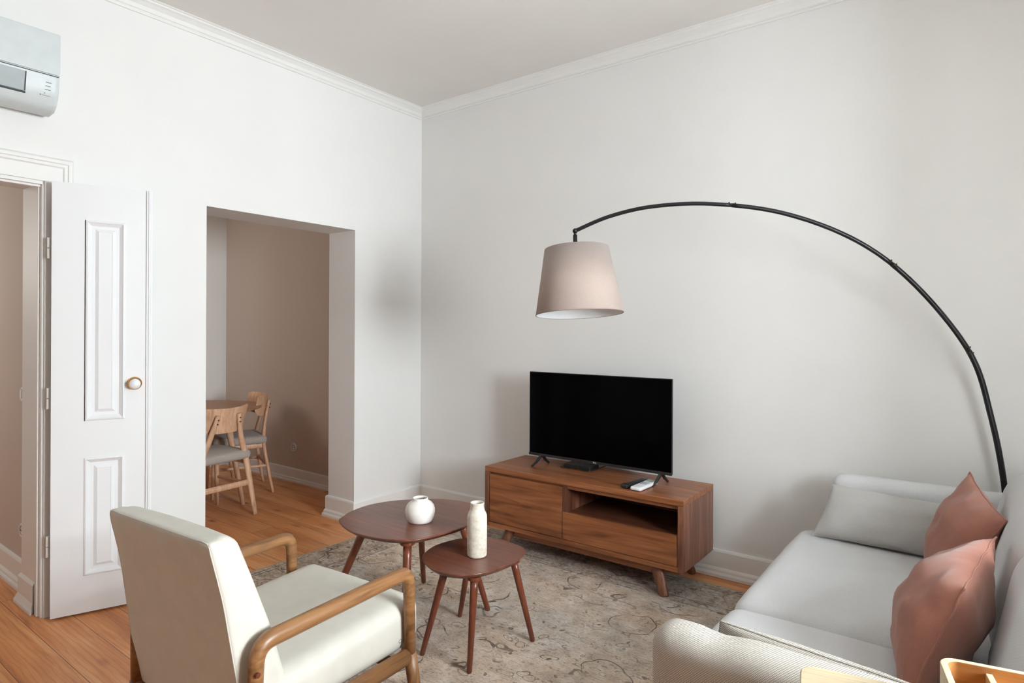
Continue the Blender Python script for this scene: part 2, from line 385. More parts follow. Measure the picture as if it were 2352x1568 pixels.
# dining room
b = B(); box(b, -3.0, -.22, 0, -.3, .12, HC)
struct('wall_dining_back', b, M_wall_dim, 'shaded wall of the dining room')
b = B(); box(b, -3.0, -5.0, 0, -2.62, -.22, HC)
struct('wall_dining_left', b, M_wall, 'lighter wall at the far end of the dining room')
struct('wall_partition', bx(-2.62, -2.47, 0, -.3, -2.35, HC), M_wall_dim, 'wall seen through the open door')
struct('wall_hall_front', bx(-3.0, -5.12, 0, -.3, -5.0, HC), M_wall)
# cornice
cp = [(0, -.07), (.010, -.07), (.014, -.062), (.010, -.054), (.018, -.050), (.026, -.032), (.046, -.018), (.060, -.013), (.062, -.006), (.072, -.004), (.078, 0), (.078, .02), (0, .02)]
b = sweep(B(), cp, (0, -5.3, HC), (0, 0, HC), out=(1, 0, 0), mb=-1); struct('trim_1', b, M_trim, 'plaster cornice along the left wall')
b = sweep(B(), cp, (0, 0, HC), (4.5, 0, HC), out=(0, -1, 0), ma=1); struct('trim_2', b, M_trim, 'plaster cornice along the back wall')
# skirtings
sp = [(0, 0), (.034, 0), (.034, .016), (.030, .024), (.026, .026), (.025, .040), (.019, .050), (.016, .053), (.016, .140), (.012, .150), (.004, .153), (0, .153)]
def skirt(name, runs, mat=M_trim, k=1.0):
    b = B(); pr = [(o*k, hh*k) for o, hh in sp]
    for a, c_, out, ma, mb in runs: sweep(b, pr, (*a, 0), (*c_, 0), out=(*out, 0), ma=ma, mb=mb)
    return struct(name, b, mat)
skirt('baseboard_back', [((0, 0), (4.5, 0), (0, -1), 1, -1)])
skirt('baseboard_left', [((0, -.663), (0, 0), (1, 0), -1, -1), ((0, -2.40), (0, -1.739), (1, 0), 0, 1)])
skirt('baseboard_jamb', [((-.3, -.663), (0, -.663), (0, -1), -1, 1), ((-.3, -1.739), (0, -1.739), (0, 1), -1, 1)])
skirt('baseboard_dining', [((-2.62, -.22), (-.3, -.22), (0, -1), 1, 0), ((-2.62, -2.35), (-2.62, -.22), (1, 0), 0, -1), ((-.3, -.663), (-.3, -.22), (-1, 0), -1, 0)], k=.8)
skirt('baseboard_hall', [((-2.62, -2.47), (-.3, -2.47), (0, -1), 1, 0)])
# door frame, casing, leaf
b = B(); W0, W1 = -3.40, -2.525
box(b, -.30, W1-.005, 0, -.09, W1+.002, 2.105)
box(b, -.085, W1-.008, 0, .0, W1+.002, 2.105); box(b, -.060, W1-.016, 0, -.03, W1-.006, 2.1); box(b, -.085, W0, 2.088, 0, W1, 2.107); box(b, -.055, W0, 2.078, -.02, W1, 2.09)
box(b, -.085, W0-.002, 0, 0, W0+.014, 2.105)
struct('trim_3', b, M_trim, 'inner lining of the open doorway', bevel=.003)
cs = [(0, 0), (.012, 0), (.012, .072), (.020, .078), (.020, .090), (.026, .094), (.026, .108), (.018, .116), (.006, .120), (0, .120)]   # thickness, width
b = B()
sweep(b, cs, (0, W1, 0), (0, W1, 2.105), up=(0, 1, 0), out=(1, 0, 0)); 
for v in list(b.verts):
    if v.co.z > 2: v.co.z += max(0, v.co.y-W1)
n0 = len(b.verts); sweep(b, cs, (0, W0, 2.105), (0, W1, 2.105), up=(0, 0, 1), out=(1, 0, 0)); b.verts.ensure_lookup_table()
for v in b.verts[n0:]:
    if v.co.y > -3: v.co.y += v.co.z-2.105
    else: v.co.y -= v.co.z-2.105
n0 = len(b.verts); sweep(b, cs, (0, W0, 0), (0, W0, 2.105), up=(0, -1, 0), out=(1, 0, 0)); b.verts.ensure_lookup_table()
for v in b.verts[n0:]:
    if v.co.z > 2: v.co.z += max(0, W0-v.co.y)
struct('trim_4', b, M_trim, 'moulded casing round the open doorway')
b = B(); sweep(b, [(0, 0), (.03, 0), (.03, .015), (.016, .05), (.016, .135), (.004, .15), (0, .15)], (-.30, W1, 0), (-.10, W1, 0), out=(0, -1, 0), ma=-1, mb=1); struct('baseboard_reveal', b, M_trim)

DT = .035
door = bpy.data.objects.new('door_1', None); C.objects.link(door); door.location = (.045, -2.505, 0); door.rotation_euler = (0, 0, math.atan2(.941, .338)); door['kind'] = 'structure'; door['label'] = 'narrow white panelled door leaf folded back against the left wall'
def panel_face(b, x0, x1, z0, z1, rects, y):
    """front face at y with moulded panels; rects: (px0,px1,pz0,pz1), leaf split in a column"""
    def q(pts): b.faces.new([b.verts.new(p) for p in pts])
    zs = sorted([z0, z1]+[r[2] for r in rects]+[r[3] for r in rects]); px0, px1 = rects[0][0], rects[0][1]
    q([(x0, y, z0), (px0, y, z0), (px0, y, z1), (x0, y, z1)]); q([(px1, y, z0), (x1, y, z0), (x1, y, z1), (px1, y, z1)])
    for a, c_ in zip(zs[::2], zs[1::2]): q([(px0, y, a), (px1, y, a), (px1, y, c_), (px0, y, c_)])
    for r in rects:
        prev = None
        for ins, dep in ((0, 0), (.003, -.006), (.009, -.008), (.013, -.003), (.018, .002), (.026, .010), (.030, .010), (.040, .010), (.052, .001), (.055, -.001), (.056, .001)):
            k = [b.verts.new(p) for p in ((r[0]+ins, y+dep, r[2]+ins), (r[1]-ins, y+dep, r[2]+ins), (r[1]-ins, y+dep, r[3]-ins), (r[0]+ins, y+dep, r[3]-ins))]
            if prev:
                for i in range(4): b.faces.new((prev[i], prev[(i+1) % 4], k[(i+1) % 4], k[i]))
            prev = k
        b.faces.new(prev)
b = B(); LW = .40; z0, z1 = .012, 2.098
panel_face(b, 0, LW, z0, z1, [(.130, .297, .19, .765), (.133, .299, .945, 1.925)], -DT)
def quad(b, *p): b.faces.new([b.verts.new(x) for x in p])
quad(b, (0, 0, z0), (0, -DT, z0), (0, -DT, z1), (0, 0, z1)); quad(b, (LW, -DT, z0), (LW, 0, z0), (LW, 0, z1), (LW, -DT, z1))
quad(b, (0, 0, z0), (LW, 0, z0), (LW, -DT, z0), (0, -DT, z0)); quad(b, (0, -DT, z1), (LW, -DT, z1), (LW, 0, z1), (0, 0, z1)); quad(b, (LW, 0, z0), (0, 0, z0), (0, 0, z1), (LW, 0, z1))
leaf = obj('door_leaf', b, M_door, door)
b = B(); sweep(b, [(0, 0), (.009, .002), (.009, .009), (.014, .011), (.014, .019), (.008, .022), (.008, .027), (0, .028)], (LW-.012, -DT, z0), (LW-.012, -DT, z1), up=(1, 0, 0), out=(0, -1, 0))
obj('astragal', b, M_door, door)
kb = lathe(B(), [(0, 0), (.032, 0), (.033, .004), (.031, .010), (.025, .015), (.020, .020), (.021, .026), (0, .026)], 32); bmesh.ops.rotate(kb, verts=kb.verts, cent=(0, 0, 0), matrix=Matrix.Rotation(PI/2, 3, 'X'))
kn = obj('knob_base', kb, M_brass, door, smooth=True, loc=(.340, -DT, 1.12)); kn['label'] = 'polished brass rose'
kb = lathe(B(), [(0, 0), (.014, .001), (.021, .006), (.0255, .015), (.0255, .024), (.021, .033), (.012, .039), (0, .041)], 32); bmesh.ops.rotate(kb, verts=kb.verts, cent=(0, 0, 0), matrix=Matrix.Rotation(PI/2, 3, 'X'))
obj('door_knob', kb, M_porc, door, smooth=True, loc=(.340, -DT-.022, 1.12))['label'] = 'white porcelain knob'
for z in (.35, 1.06, 1.78):
    b = B(); tube(b, [(-.012, -.004, z-.05), (-.012, -.004, z-.002)], .0075, 12); tube(b, [(-.012, -.004, z+.002), (-.012, -.004, z+.05)], .0075, 12); obj('hinge', b, M_trim, door)

# wall plates
def plate(loc, rz, name, label, cat, kind):
    t = thing(name, label, cat, loc, rz)      # local -y faces the room
    b = lathe(B(), [(0, 0), (.040, 0), (.040, .004), (.037, .009), (.030, .010), (.028, .007), (0, .007)], 36) ; bmesh.ops.rotate(b, verts=b.verts, cent=(0, 0, 0), matrix=Matrix.Rotation(PI/2, 3, 'X'))
    obj('cover_plate', b, M_white, t, smooth=True)
    if kind == 'socket':
        b = lathe(B(), [(0, .006), (.021, .006), (.022, .009), (.024, .009), (.024, .005), (0, .005)], 28); bmesh.ops.rotate(b, verts=b.verts, cent=(0, 0, 0), matrix=Matrix.Rotation(PI/2, 3, 'X')); obj('socket_well', b, M_key, t, smooth=True)
        b = B(); disc(b, (-.009, -.0095, 0), .0028, -.001, .001, 10, 'y'); disc(b, (.009, -.0095, 0), .0028, -.001, .001, 10, 'y'); obj('pin_holes', b, M_bplastic, t)
    else:
        obj('rocker', softbox(.030, .008, .044, .003, n=6), M_white, t, smooth=True, loc=(0, -.011, 0))
plate((-1.407, -.2205, .312), 0, 'wall_socket', 'round white wall socket low on the shaded dining room wall', 'socket', 'socket')
plate((-.50, -2.4705, .31), 0, 'wall_socket', 'round white wall socket low on the wall beyond the open door', 'socket', 'socket')
plate((-.50, -2.4705, 1.04), 0, 'light_switch', 'round white light switch on the wall beyond the open door', 'light switch', 'switch')

# ------------------------------------------------------------------ air conditioner
t = thing('air_conditioner', 'white split air conditioner mounted high on the left wall', 'air conditioner', (0, -2.52, 2.40))
def acprof(y, k):
    return [Vector((x*k+0, y, z)) for x, z in ()]
pr = [(0.0, .02), (.06, .0), (.13, .005), (.165, .03), (.190, .085), (.197, .13), (.200, .15), (.205, .16), (.207, .20), (.205, .345), (.195, .352), (0, .352)]
b = B(); rings = []
for y, k in ((-.80, 1), (-.02, 1), (-.006, .985), (0, .95)):
    rings.append([b.verts.new((x*k, y, .176+(z-.176)*(.5+.5*k))) for x, z in pr])
for a, c_ in zip(rings, rings[1:]):
    for i in range(len(pr)): b.faces.new((a[i], a[(i+1) % len(pr)], c_[(i+1) % len(pr)], c_[i]))
b.faces.new(rings[0][::-1]); b.faces.new(rings[-1]); bmesh.ops.recalc_face_normals(b, faces=b.faces)
obj('housing', b, M_ac, t, bevel=.004)
obj('front_panel', bx(.20, -.79, .158, .212, -.004, .348), M_ac, t, bevel=.004)
b = B(); sweep(b, [(0, 0), (.002, 0), (.002, .003), (0, .003)], (.2045, -.79, .1515), (.2045, -.008, .1515)); obj('panel_gap', b, M_acd, t)
fl = B(); quad(fl, (.2060, -.66, .143), (.1880, -.66, .060), (.1880, -.135, .060), (.2060, -.135, .143)); bmesh.ops.solidify(fl, geom=fl.faces[:], thickness=.006); bmesh.ops.recalc_face_normals(fl, faces=fl.faces)
obj('air_flap', fl, M_ac, t)
b = B(); box(b, .170, -.665, .052, .183, -.128, .059); quad(b, (.2045, -.134, .143), (.1865, -.134, .060), (.1865, -.129, .060), (.2045, -.129, .143)); obj('flap_gap', b, M_acd, t)
b = B()
for i, (yy, ln) in enumerate(((-.045, .022), (-.047, .02), (-.047, .022))):
    z = .118-.016*i; x = .1968-.0025*i; quad(b, (x, yy-ln/2, z), (x, yy+ln/2, z), (x+.0008, yy+ln/2, z+.003), (x+.0008, yy-ln/2, z+.003))
quad(b, (.1855, -.060, .070), (.1855, -.055, .070), (.187, -.0575, .076)); box(b, .1835, -.075, .060, .1845, -.071, .064)
for k in range(7): box(b, .1835, -.066+.0045*k, .061, .1840, -.063+.0045*k, .063)
obj('indicator_marks', b, M_mark, t)

# ------------------------------------------------------------------ rug
rug = obj('area_rug', bx(-RX/2, -RY/2, 0, RX/2, RY/2, .006), M_rug, loc=((RX0+RX1)/2, (RY0+RY1)/2, 0.0005), bevel=.002); tag(rug, 'faded beige and grey patterned rug under the coffee tables', 'rug')
ZR = .0065

# ------------------------------------------------------------------ television cabinet
CX0, CX1, CY0, CY1, CZ0, CZ1 = 1.083, 2.398, -.492, -.048, .155, .53
t = thing('tv_cabinet', 'low walnut television cabinet with one door, a drawer and an open shelf', 'cabinet', (0, 0, 0))
TH = .032
b = B(); f, k = CY0, CY1
box(b, CX0, f, CZ1-TH, CX1, k, CZ1); obj('top_panel', b, M_walnut, t, bevel=.003)
obj('side_panel', bx(CX0, f, CZ0, CX0+TH, k, CZ1-TH), M_walnut_v, t, bevel=.002); obj('side_panel', bx(CX1-TH, f, CZ0, CX1, k, CZ1-TH), M_walnut_v, t, bevel=.002)
obj('bottom_panel', bx(CX0+TH, f, CZ0, CX1-TH, k, CZ0+.026), M_walnut, t, bevel=.002)
obj('divider', bx(1.664, f+.006, CZ0+.026, 1.686, k-.02, CZ1-TH), M_walnut_v, t, bevel=.001)
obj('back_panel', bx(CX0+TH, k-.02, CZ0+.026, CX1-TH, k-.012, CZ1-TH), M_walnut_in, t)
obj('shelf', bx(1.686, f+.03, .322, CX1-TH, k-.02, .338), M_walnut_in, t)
obj('front_rail', bx(CX0+TH, f+.022, CZ1-TH-.024, CX1-TH, f+.04, CZ1-TH), M_walnut, t)
obj('door', bx(CX0+TH+.004, f+.004, CZ0+.029, 1.662, f+.024, CZ1-TH-.014), M_walnut, t, bevel=.0015)
obj('drawer', bx(1.667, f+.001, CZ0+.029, CX1-TH-.004, f+.021, .342), M_walnut, t, bevel=.0015)
obj('underframe', box(bx(1.25, f+.05, .105, 2.22, f+.075, CZ0), 1.25, k-.085, .105, 2.22, k-.06, CZ0), M_walnut, t)
for sx in (-1, 1):
    for sy in (-1, 1):
        xc = 1.7405+sx*.485; yt = -.27+sy*.165; zf = ZR if sy < 0 else .001
        b = tube(B(), [(xc, yt, CZ0), (xc+sx*.062, yt+sy*.035, zf)], [.030, .020], 16, 1.25, .85); obj('leg', b, M_walnut_v, t, smooth=False, bevel=.001)

# television
t = thing('television', 'flat black television standing on the walnut cabinet', 'television', (0, 0, 0))
TY = -.243
obj('housing', box(bx(1.253, TY, .590, 2.232, TY+.012, 1.128), 1.42, TY+.012, .60, 2.06, TY+.05, .93), M_bplastic, t, bevel=.003)
obj('screen', bx(1.257, TY-.003, .604, 2.228, TY, 1.124), M_screen, t)
b = bx(1.253, TY-.005, .587, 2.232, TY, .603); obj('lower_bezel', b, plain('dark_bezel', (.02, .017, .017, 1), .35), t, bevel=.001)
for x0 in (1.345, 2.165):
    b = B(); tube(b, [(x0, TY+.012, .594), (x0-.006, TY-.045, .553), (x0-.012, TY-.085, CZ1+.003)], [.011, .009, .006], 8, 1.2, .8); tube(b, [(x0, TY+.018, .594), (x0+.006, TY+.04, .560), (x0+.012, TY+.075, CZ1+.003)], [.011, .009, .006], 8, 1.2, .8)
    obj('stand_leg', b, M_bplastic, t)
def text(body, size, mat, parent, loc, rot, name='logo'):
    cu = bpy.data.curves.new(name, 'FONT'); cu.body = body; cu.size = size; cu.extrude = .0003; cu.align_x = 'CENTER'; cu.align_y = 'CENTER'
    to = bpy.data.objects.new('tmp', cu); C.objects.link(to); dg = bpy.context.evaluated_depsgraph_get(); me = bpy.data.meshes.new_from_object(to.evaluated_get(dg))
    bpy.data.objects.remove(to); o = bpy.data.objects.new(name, me); C.objects.link(o); me.materials.clear(); me.materials.append(mat); o.parent = parent; o.location = loc; o.rotation_euler = rot; return o
text('TCL', .013, M_white, t, (1.741, TY-.0055, .595), (PI/2, 0, 0))

t = thing('set_top_box', 'small flat black box with cable lying under the television', 'set-top box', (0, 0, 0))
obj('box_body', bx(1.50, -.215, CZ1+.002, 1.69, -.10, CZ1+.026), M_bplastic, t, bevel=.004)
cab = spline([(1.51, -.20, CZ1+.012), (1.485, -.225, CZ1+.005), (1.53, -.235, CZ1+.004), (1.60, -.222, CZ1+.008), (1.66, -.235, CZ1+.004), (1.70, -.21, CZ1+.005), (1.70, -.10, CZ1+.005), (1.74, -.07, CZ1+.02)], 6)
obj('cable', tube(B(), cab, .0028, 6), M_bplastic, t, smooth=True)
# remotes
t = thing('remote_control', 'white air conditioner remote lying on the cabinet beside the television leg', 'remote control', (2.122, -.365, CZ1), math.radians(-3)+.02)
obj('remote_body', softbox(.064, .215, .020, .008, n=10), M_white, t, smooth=True, loc=(0, 0, .0125))
obj('display', bx(-.020, .055, .0225, .020, .090, .0232), M_lcd, t)
b = B()
for i in range(3):
    for j in range(3): box(b, -.020+.014*i, -.02+.02*j, .0222, -.010+.014*i, -.008+.02*j, .0236)
obj('keys', b, M_key, t)
t = thing('remote_control', 'long black television remote lying left of the white remote', 'remote control', (2.058, -.345, CZ1), math.radians(-6))
obj('remote_body', softbox(.042, .235, .018, .008, n=10, fn=lambda p: Vector((p.x, p.y, p.z+(.006 if p.y < -.06 and p.z > 0 else 0)*min(1, (-.06-p.y)/.03 if p.y < -.06 else 0)))), M_bplastic, t, smooth=True, loc=(0, 0, .011))
b = B()
for i in range(3):
    for j in range(7): box(b, -.014+.010*i, -.03+.018*j, .0195, -.007+.010*i, -.020+.018*j, .0212)
obj('keys', b, plain('dark_keys', lin(70, 72, 76), .5), t)

# ------------------------------------------------------------------ coffee tables
def hit_plane(u, v, z):
    d = Fv+R2*((u-1176)/1420.3)-U2*((v-784+27.2)/1420.3); c = Vector((3.6003, -3.5401, 1.4)); return c+d*((z-c.z)/d.z)
def organic_top(pts, z, th):
    P = spline(pts, 6, True); P = [Vector((p.x, p.y)) for p in P]; cen = sum(P, Vector((0, 0)))/len(P)
    b = B(); rings = []
    for sc, zz in ((.86, z-th), (.93, z-th+.002), (.985, z-.009), (.999, z-.005), (1.0, z-.003), (.996, z-.0008), (.985, z)):
        rings.append([b.verts.new((cen.x+(p.x-cen.x)*sc, cen.y+(p.y-cen.y)*sc, zz)) for p in P])
    n = len(P)
    for a, c_ in zip(rings, rings[1:]):
        for k in range(n): b.faces.new((a[k], a[(k+1) % n], c_[(k+1) % n], c_[k]))
    b.faces.new(rings[0][::-1]); b.faces.new(rings[-1]); bmesh.ops.recalc_face_normals(b, faces=b.faces)
    return b, cen
BIG = [(1.196, -1.701), (1.188, -1.620), (1.200, -1.520), (1.203, -1.40), (1.218, -1.290), (1.290, -1.205), (1.372, -1.160), (1.465, -1.128), (1.560, -1.120), (1.620, -1.17), (1.655, -1.27), (1.69, -1.42), (1.70, -1.55), (1.68, -1.66), (1.640, -1.725), (1.56, -1.77), (1.46, -1.80), (1.34, -1.79), (1.245, -1.755)]
SMALL = [(1.70, -1.655), (1.692, -1.56), (1.698, -1.45), (1.712, -1.34), (1.75, -1.262), (1.82, -1.232), (1.90, -1.242), (1.965, -1.282), (2.005, -1.36), (2.02, -1.46), (2.02, -1.57), (1.99, -1.645), (1.93, -1.69), (1.85, -1.715), (1.765, -1.705)]
def px_outline(px, z): return [hit_plane(u, v, z).to_2d() for u, v in px]
BIG = px_outline([(778, 1194), (789, 1184), (810, 1171.5), (854, 1157), (914, 1148), (996, 1144.5), (1045, 1148), (1078, 1154), (1100, 1165), (1106, 1178), (1095, 1193), (1069, 1208), (1029, 1221), (984, 1233), (939, 1240), (879, 1237), (820, 1225), (791, 1211)], .5)
SMALL = px_outline([(970, 1278), (978, 1266), (999, 1252), (1029, 1242), (1058.5, 1236), (1115, 1233.5), (1148, 1237), (1178, 1246), (1199, 1255), (1207, 1265), (1201, 1275), (1183, 1288), (1148, 1303), (1103, 1316), (1058, 1319.5), (1014, 1314), (987, 1302), (974, 1290)], .41)
BIG = [(p.x, p.y, 0) for p in BIG]; SMALL = [(p.x, p.y, 0) for p in SMALL]
def coffee(name, label, pts, z, feet, tops, r0, r1):
    b, cen = organic_top(pts, z, .024); t = thing(name, label, 'coffee table', (cen.x, cen.y, 0), 0, None)
    bmesh.ops.translate(b, verts=b.verts, vec=(-cen.x, -cen.y, 0)); o = obj('tabletop', b, M_table, t); 
    for p in o.data.polygons: p.use_smooth = len(p.vertices) == 4
    for (fx, fy), (tx, ty) in zip(feet, tops):
        f = Vector((fx-cen.x, fy-cen.y, ZR)); a = Vector((tx-cen.x, ty-cen.y, z-.036))
        b = tube(B(), [a, a.lerp(f, .12), f+(a-f)*.02, f], [r0, r0*.98, r1*1.05, r1*.9], 18); lg = obj('leg', b, M_tleg, t, smooth=True)
        b = lathe(B(), [(0, z-.038), (r0*1.75, z-.038), (r0*1.75, z-.0235), (0, z-.0235)], 24, (a.x, a.y, 0)); obj('mounting_plate', b, M_tleg, lg, bevel=.002)
    return t
coffee('coffee_table', 'larger dark walnut coffee table with rounded top carrying the round vase', BIG, .5, [(1.164, -1.115), (1.658, -1.159), (1.70, -1.76), (1.13, -1.745)], [(1.29, -1.27), (1.575, -1.27), (1.612, -1.66), (1.30, -1.64)], .019, .0125)
coffee('coffee_table', 'smaller lower walnut side table carrying the tall bottle vase', SMALL, .41, [(1.952, -1.638), (2.009, -1.271), (1.59, -1.293), (1.701, -1.658)], [(1.945, -1.60), (1.955, -1.345), (1.715, -1.36), (1.80, -1.625)], .0165, .0105)
# vases
pr = [(0, .0), (.050, 0), (.054, .002), (.060, .012), (.066, .028), (.0695, .045), (.069, .060), (.064, .075), (.055, .087), (.044, .095), (.036, .099), (.0345, .103), (.036, .108), (.0355, .1115), (.0325, .1115), (.030, .106), (.032, .099), (.045, .091), (.060, .07), (.062, .04), (.05, .01), (0, .006)]
v = obj('round_vase', lathe(B(), pr), M_ceramic, smooth=True, loc=(1.512, -1.486, .5005)); tag(v, 'squat round matt white vase standing on the larger coffee table', 'vase')
pr = [(0, 0), (.038, 0), (.042, .003), (.0435, .01), (.0435, .165), (.0425, .178), (.039, .188), (.034, .197), (.0305, .207), (.029, .218), (.0300, .227), (.0312, .231), (.0300, .234), (.0265, .231), (.0255, .21), (.030, .19), (.038, .17), (.039, .02), (0, .01)]
v = obj('bottle_vase', lathe(B(), pr), M_ceramic2, smooth=True, loc=(1.848, -1.470, .4105)); tag(v, 'tall cream bottle-shaped vase standing on the smaller coffee table', 'vase')

# ------------------------------------------------------------------ arc lamp
t = thing('arc_floor_lamp', 'tall black arc floor lamp with a beige fabric shade reaching over the room', 'floor lamp', (3.705, -.068, 0))
O = Vector(t.location)
arc = [(2.014, -.933, 1.886), (2.162, -.856, 1.953), (2.346, -.762, 1.995), (2.585, -.639, 1.999), (2.872, -.491, 1.946), (3.150, -.348, 1.813), (3.365, -.237, 1.613), (3.562, -.136, 1.314), (3.639, -.096, 1.038), (3.691, -.070, .701), (3.700, -.068, .35), (3.705, -.068, .02)]
path = [Vector(p)-O for p in spline(arc, 10)]
segs = [0, 33, 56, 70, len(path)-1]; rad = [.0095, .0102, .0110, .0118]
for i in range(4):
    s = path[segs[i]:segs[i+1]+1]; po = obj('arc_pole', tube(B(), s, rad[i], 14), M_black, t, smooth=True)
    if i:
        c0 = path[segs[i]]; tg = (path[segs[i]+1]-path[segs[i]-1]).normalized(); up = Vector((tg.x, tg.y, 0)).normalized()*(-tg.z)+Vector((0, 0, 1))*math.hypot(tg.x, tg.y); up = up if up.z >= 0 or True else -up
        for d_ in (-.014, .014):
            c1 = c0+tg*d_; bb = tube(B(), [c1+up*rad[i]*.6, c1+up*(rad[i]+.0032)], .0035, 8); obj('screw', bb, M_black, po)
obj('base', lathe(B(), [(0, 0), (.15, 0), (.152, .004), (.150, .014), (.03, .018), (.018, .03), (0, .03)], 48, (.05, -.125, .001)) if False else lathe(B(), [(0, .0005), (.030, .0005), (.031, .006), (.024, .012), (.016, .03), (0, .03)], 32), M_black, t, smooth=True)
H = Vector((2.014, -.933, 1.886))-O
b = B(); bmesh.ops.create_uvsphere(b, u_segments=16, v_segments=10, radius=.013, matrix=Matrix.Translation(H)); tube(b, [H, H+Vector((.0, 0, -.024))], .0065, 10); tube(b, [H+Vector((0, 0, -.020)), H+Vector((.001, .001, -.100))], .0105, 14)
obj('shade_joint', b, M_black, t, smooth=True)
# shade: truncated cone, tilted so the near rim lifts
sh = bpy.data.objects.new('lamp_shade', None)
HS = .322; RT, RB = .157, .2125
prof = [(RT, 0), (RB, -HS), (RB-.0012, -HS-.001), (RB-.003, -HS), (RT-.003, -.002)]
b = lathe(B(), prof, 72, close=True)
shade = obj('lamp_shade', b, M_shade, t, smooth=False)
for p in shade.data.polygons: p.use_smooth = True
shade.data.materials.append(M_shadein)
for p in shade.data.polygons:
    c_ = p.center; 
    if math.hypot(c_.x, c_.y) < (RT+(RB-RT)*(-c_.z/HS))-.0012: p.material_index = 1
shade.location = H+Vector((.006, .004, -.088))
tv = -Rv                      # tilt axis
shade.rotation_euler = (Matrix.Rotation(math.radians(5.0), 3, -Rv) @ Matrix.Rotation(math.radians(2.2), 3, -Fv)).to_euler()
sp_ = B(); lathe(sp_, [(.022, -.012), (.026, -.012), (.026, -.008), (.022, -.008)], 24, close=True)
for k in range(3):
    a = 2*PI*k/3+.5; tube(sp_, [(.024*math.cos(a), .024*math.sin(a), -.010), ((RT-.004)*math.cos(a), (RT-.004)*math.sin(a), -.006)], .002, 6)
obj('shade_ring', sp_, M_shadein, shade)
b = lathe(B(), [(0, -.16), (.014, -.155), (.028, -.13), (.03, -.11), (.022, -.085), (.013, -.07), (.013, -.02), (0, -.02)], 24); obj('bulb', b, M_porc, shade, smooth=True)
rim = loop_tube([Vector((RB*math.cos(2*PI*k/72), RB*math.sin(2*PI*k/72), -HS)) for k in range(72)], .0022, 6); obj('rim', rim, plain('taupe_rim', lin(150, 126, 116), .7), shade, smooth=True)

# ------------------------------------------------------------------ sofa
SX0, SX1 = 2.905, 4.02; AY0, AY1 = -.115, -.245; NY0, NY1 = -2.055, -2.185
t = thing('sofa', 'light grey fabric two-seat sofa along the right side of the room', 'sofa', (3.45, -1.15, 0)); O = Vector(t.location)
def at(x, y, z): return Vector((x, y, z))-O
def sb(name, x0, x1, y0, y1, z0, z1, r, mat, **k):
    return obj(name, softbox(abs(x1-x0), abs(y1-y0), abs(z1-z0), r, **k), mat, t, smooth=True, loc=at((x0+x1)/2, (y0+y1)/2, (z0+z1)/2))
sb('base', 2.945, SX1, NY1+.01, AY0-.01, .12, .275, .025, M_sofa)
cush = sb('seat_cushion', SX0-.010, 3.80, AY1-.01, -1.315, .262, .444, .062, M_sofa, puff=.014, n=22, wr=.004, seed=2)
sb('seat_cushion', SX0-.010, 3.80, -1.322, NY0+.01, .262, .444, .062, M_sofa, puff=.014, n=22, wr=.004, seed=5)
def armw(p):
    q = noise.noise(Vector((p.x*5, p.y*8, 2)))*.006*max(0, p.z/.28)**2; return Vector((p.x, p.y, p.z+q))
sb('armrest', 3.03, SX1, AY0, AY1, .14, .712, .055, M_sofa, n=22, fn=armw)
def armn(p):
    q = .006*math.exp(-((p.x+.38)/.03)**2)*max(0, p.z/.28)**3; q2 = .002*math.sin(p.x*40)*math.exp(-((p.x+.32)/.08)**2)*max(0, p.z/.28)**3
    return Vector((p.x, p.y, p.z-q+q2+noise.noise(Vector((p.x*5, p.y*8, 7)))*.005*max(0, p.z/.28)**2))
sb('armrest', 2.975, SX1, NY0, NY1, .12, .700, .050, M_weave, n=34, fn=armn)['label'] = 'coarsely woven near armrest'
sb('back_frame', 3.88, SX1+.02, NY1, AY0, .14, .74, .05, M_sofa, n=14)
def lean(p): return Vector((p.x+p.z*.22, p.y, p.z))
sb('back_cushion', 3.655, 3.855, AY1-.005, -1.29, .43, .845, .09, M_sofa, n=20, puff=.03, wr=.008, seed=9, fn=lean)
sb('back_cushion', 3.655, 3.855, -1.30, NY0+.01, .43, .845, .09, M_sofa, n=20, puff=.03, wr=.008, seed=12, fn=lean)
for x in (3.0, 3.93):
    for y in (-.2, -2.1): obj('leg', tube(B(), [at(x, y, .125), at(x, y, ZR if x < 3.2 else .001)], [.022, .015], 14), M_tleg, t, smooth=True)

def mkpillow(name, label, corners, th, mat, cat='cushion', group=None, **k):
    cs_ = [Vector(c_) for c_ in corners]; cen = sum(cs_, Vector())/4
    b, seam = pillow(*[c_-cen for c_ in cs_], th, **k); o = obj(name, b, mat, smooth=True, loc=cen); tag(o, label, cat, group)
    obj('piped_seam', loop_tube(seam, .0028), mat, o, smooth=True); return o
mkpillow('grey_pillow', 'pale stone grey pillow leaning on the far sofa arm', [(2.985, -.42, .462), (3.62, -.46, .465), (3.66, -.31, .655), (3.05, -.30, .676)], .12, M_pillow, pinch=.03, seed=3., wr=.007, power=.42)
mkpillow('grey_pillow', 'slim woven cream pillow squeezed against the near sofa arm', [(3.03, -1.93, .46), (3.56, -1.92, .46), (3.54, -2.03, .672), (3.085, -1.985, .672)], .10, M_weave, pinch=.02, seed=8., wr=.004, power=.42)
mkpillow('pink_cushion', 'dusty pink cushion standing behind the nearer pink cushion', [(3.44, -.50, .46), (3.49, -.93, .46), (3.676, -.91, .772), (3.572, -.52, .850)], .18, M_pink, pinch=.07, power=.62, seed=4., wr=.012)
mkpillow('pink_cushion', 'nearer dusty pink cushion closest to the woven sofa arm', [(3.40, -1.17, .465), (3.452, -1.77, .47), (3.572, -1.615, .755), (3.642, -1.13, .772)], .215, M_pink, pinch=.06, power=.6, seed=6., wr=.014)

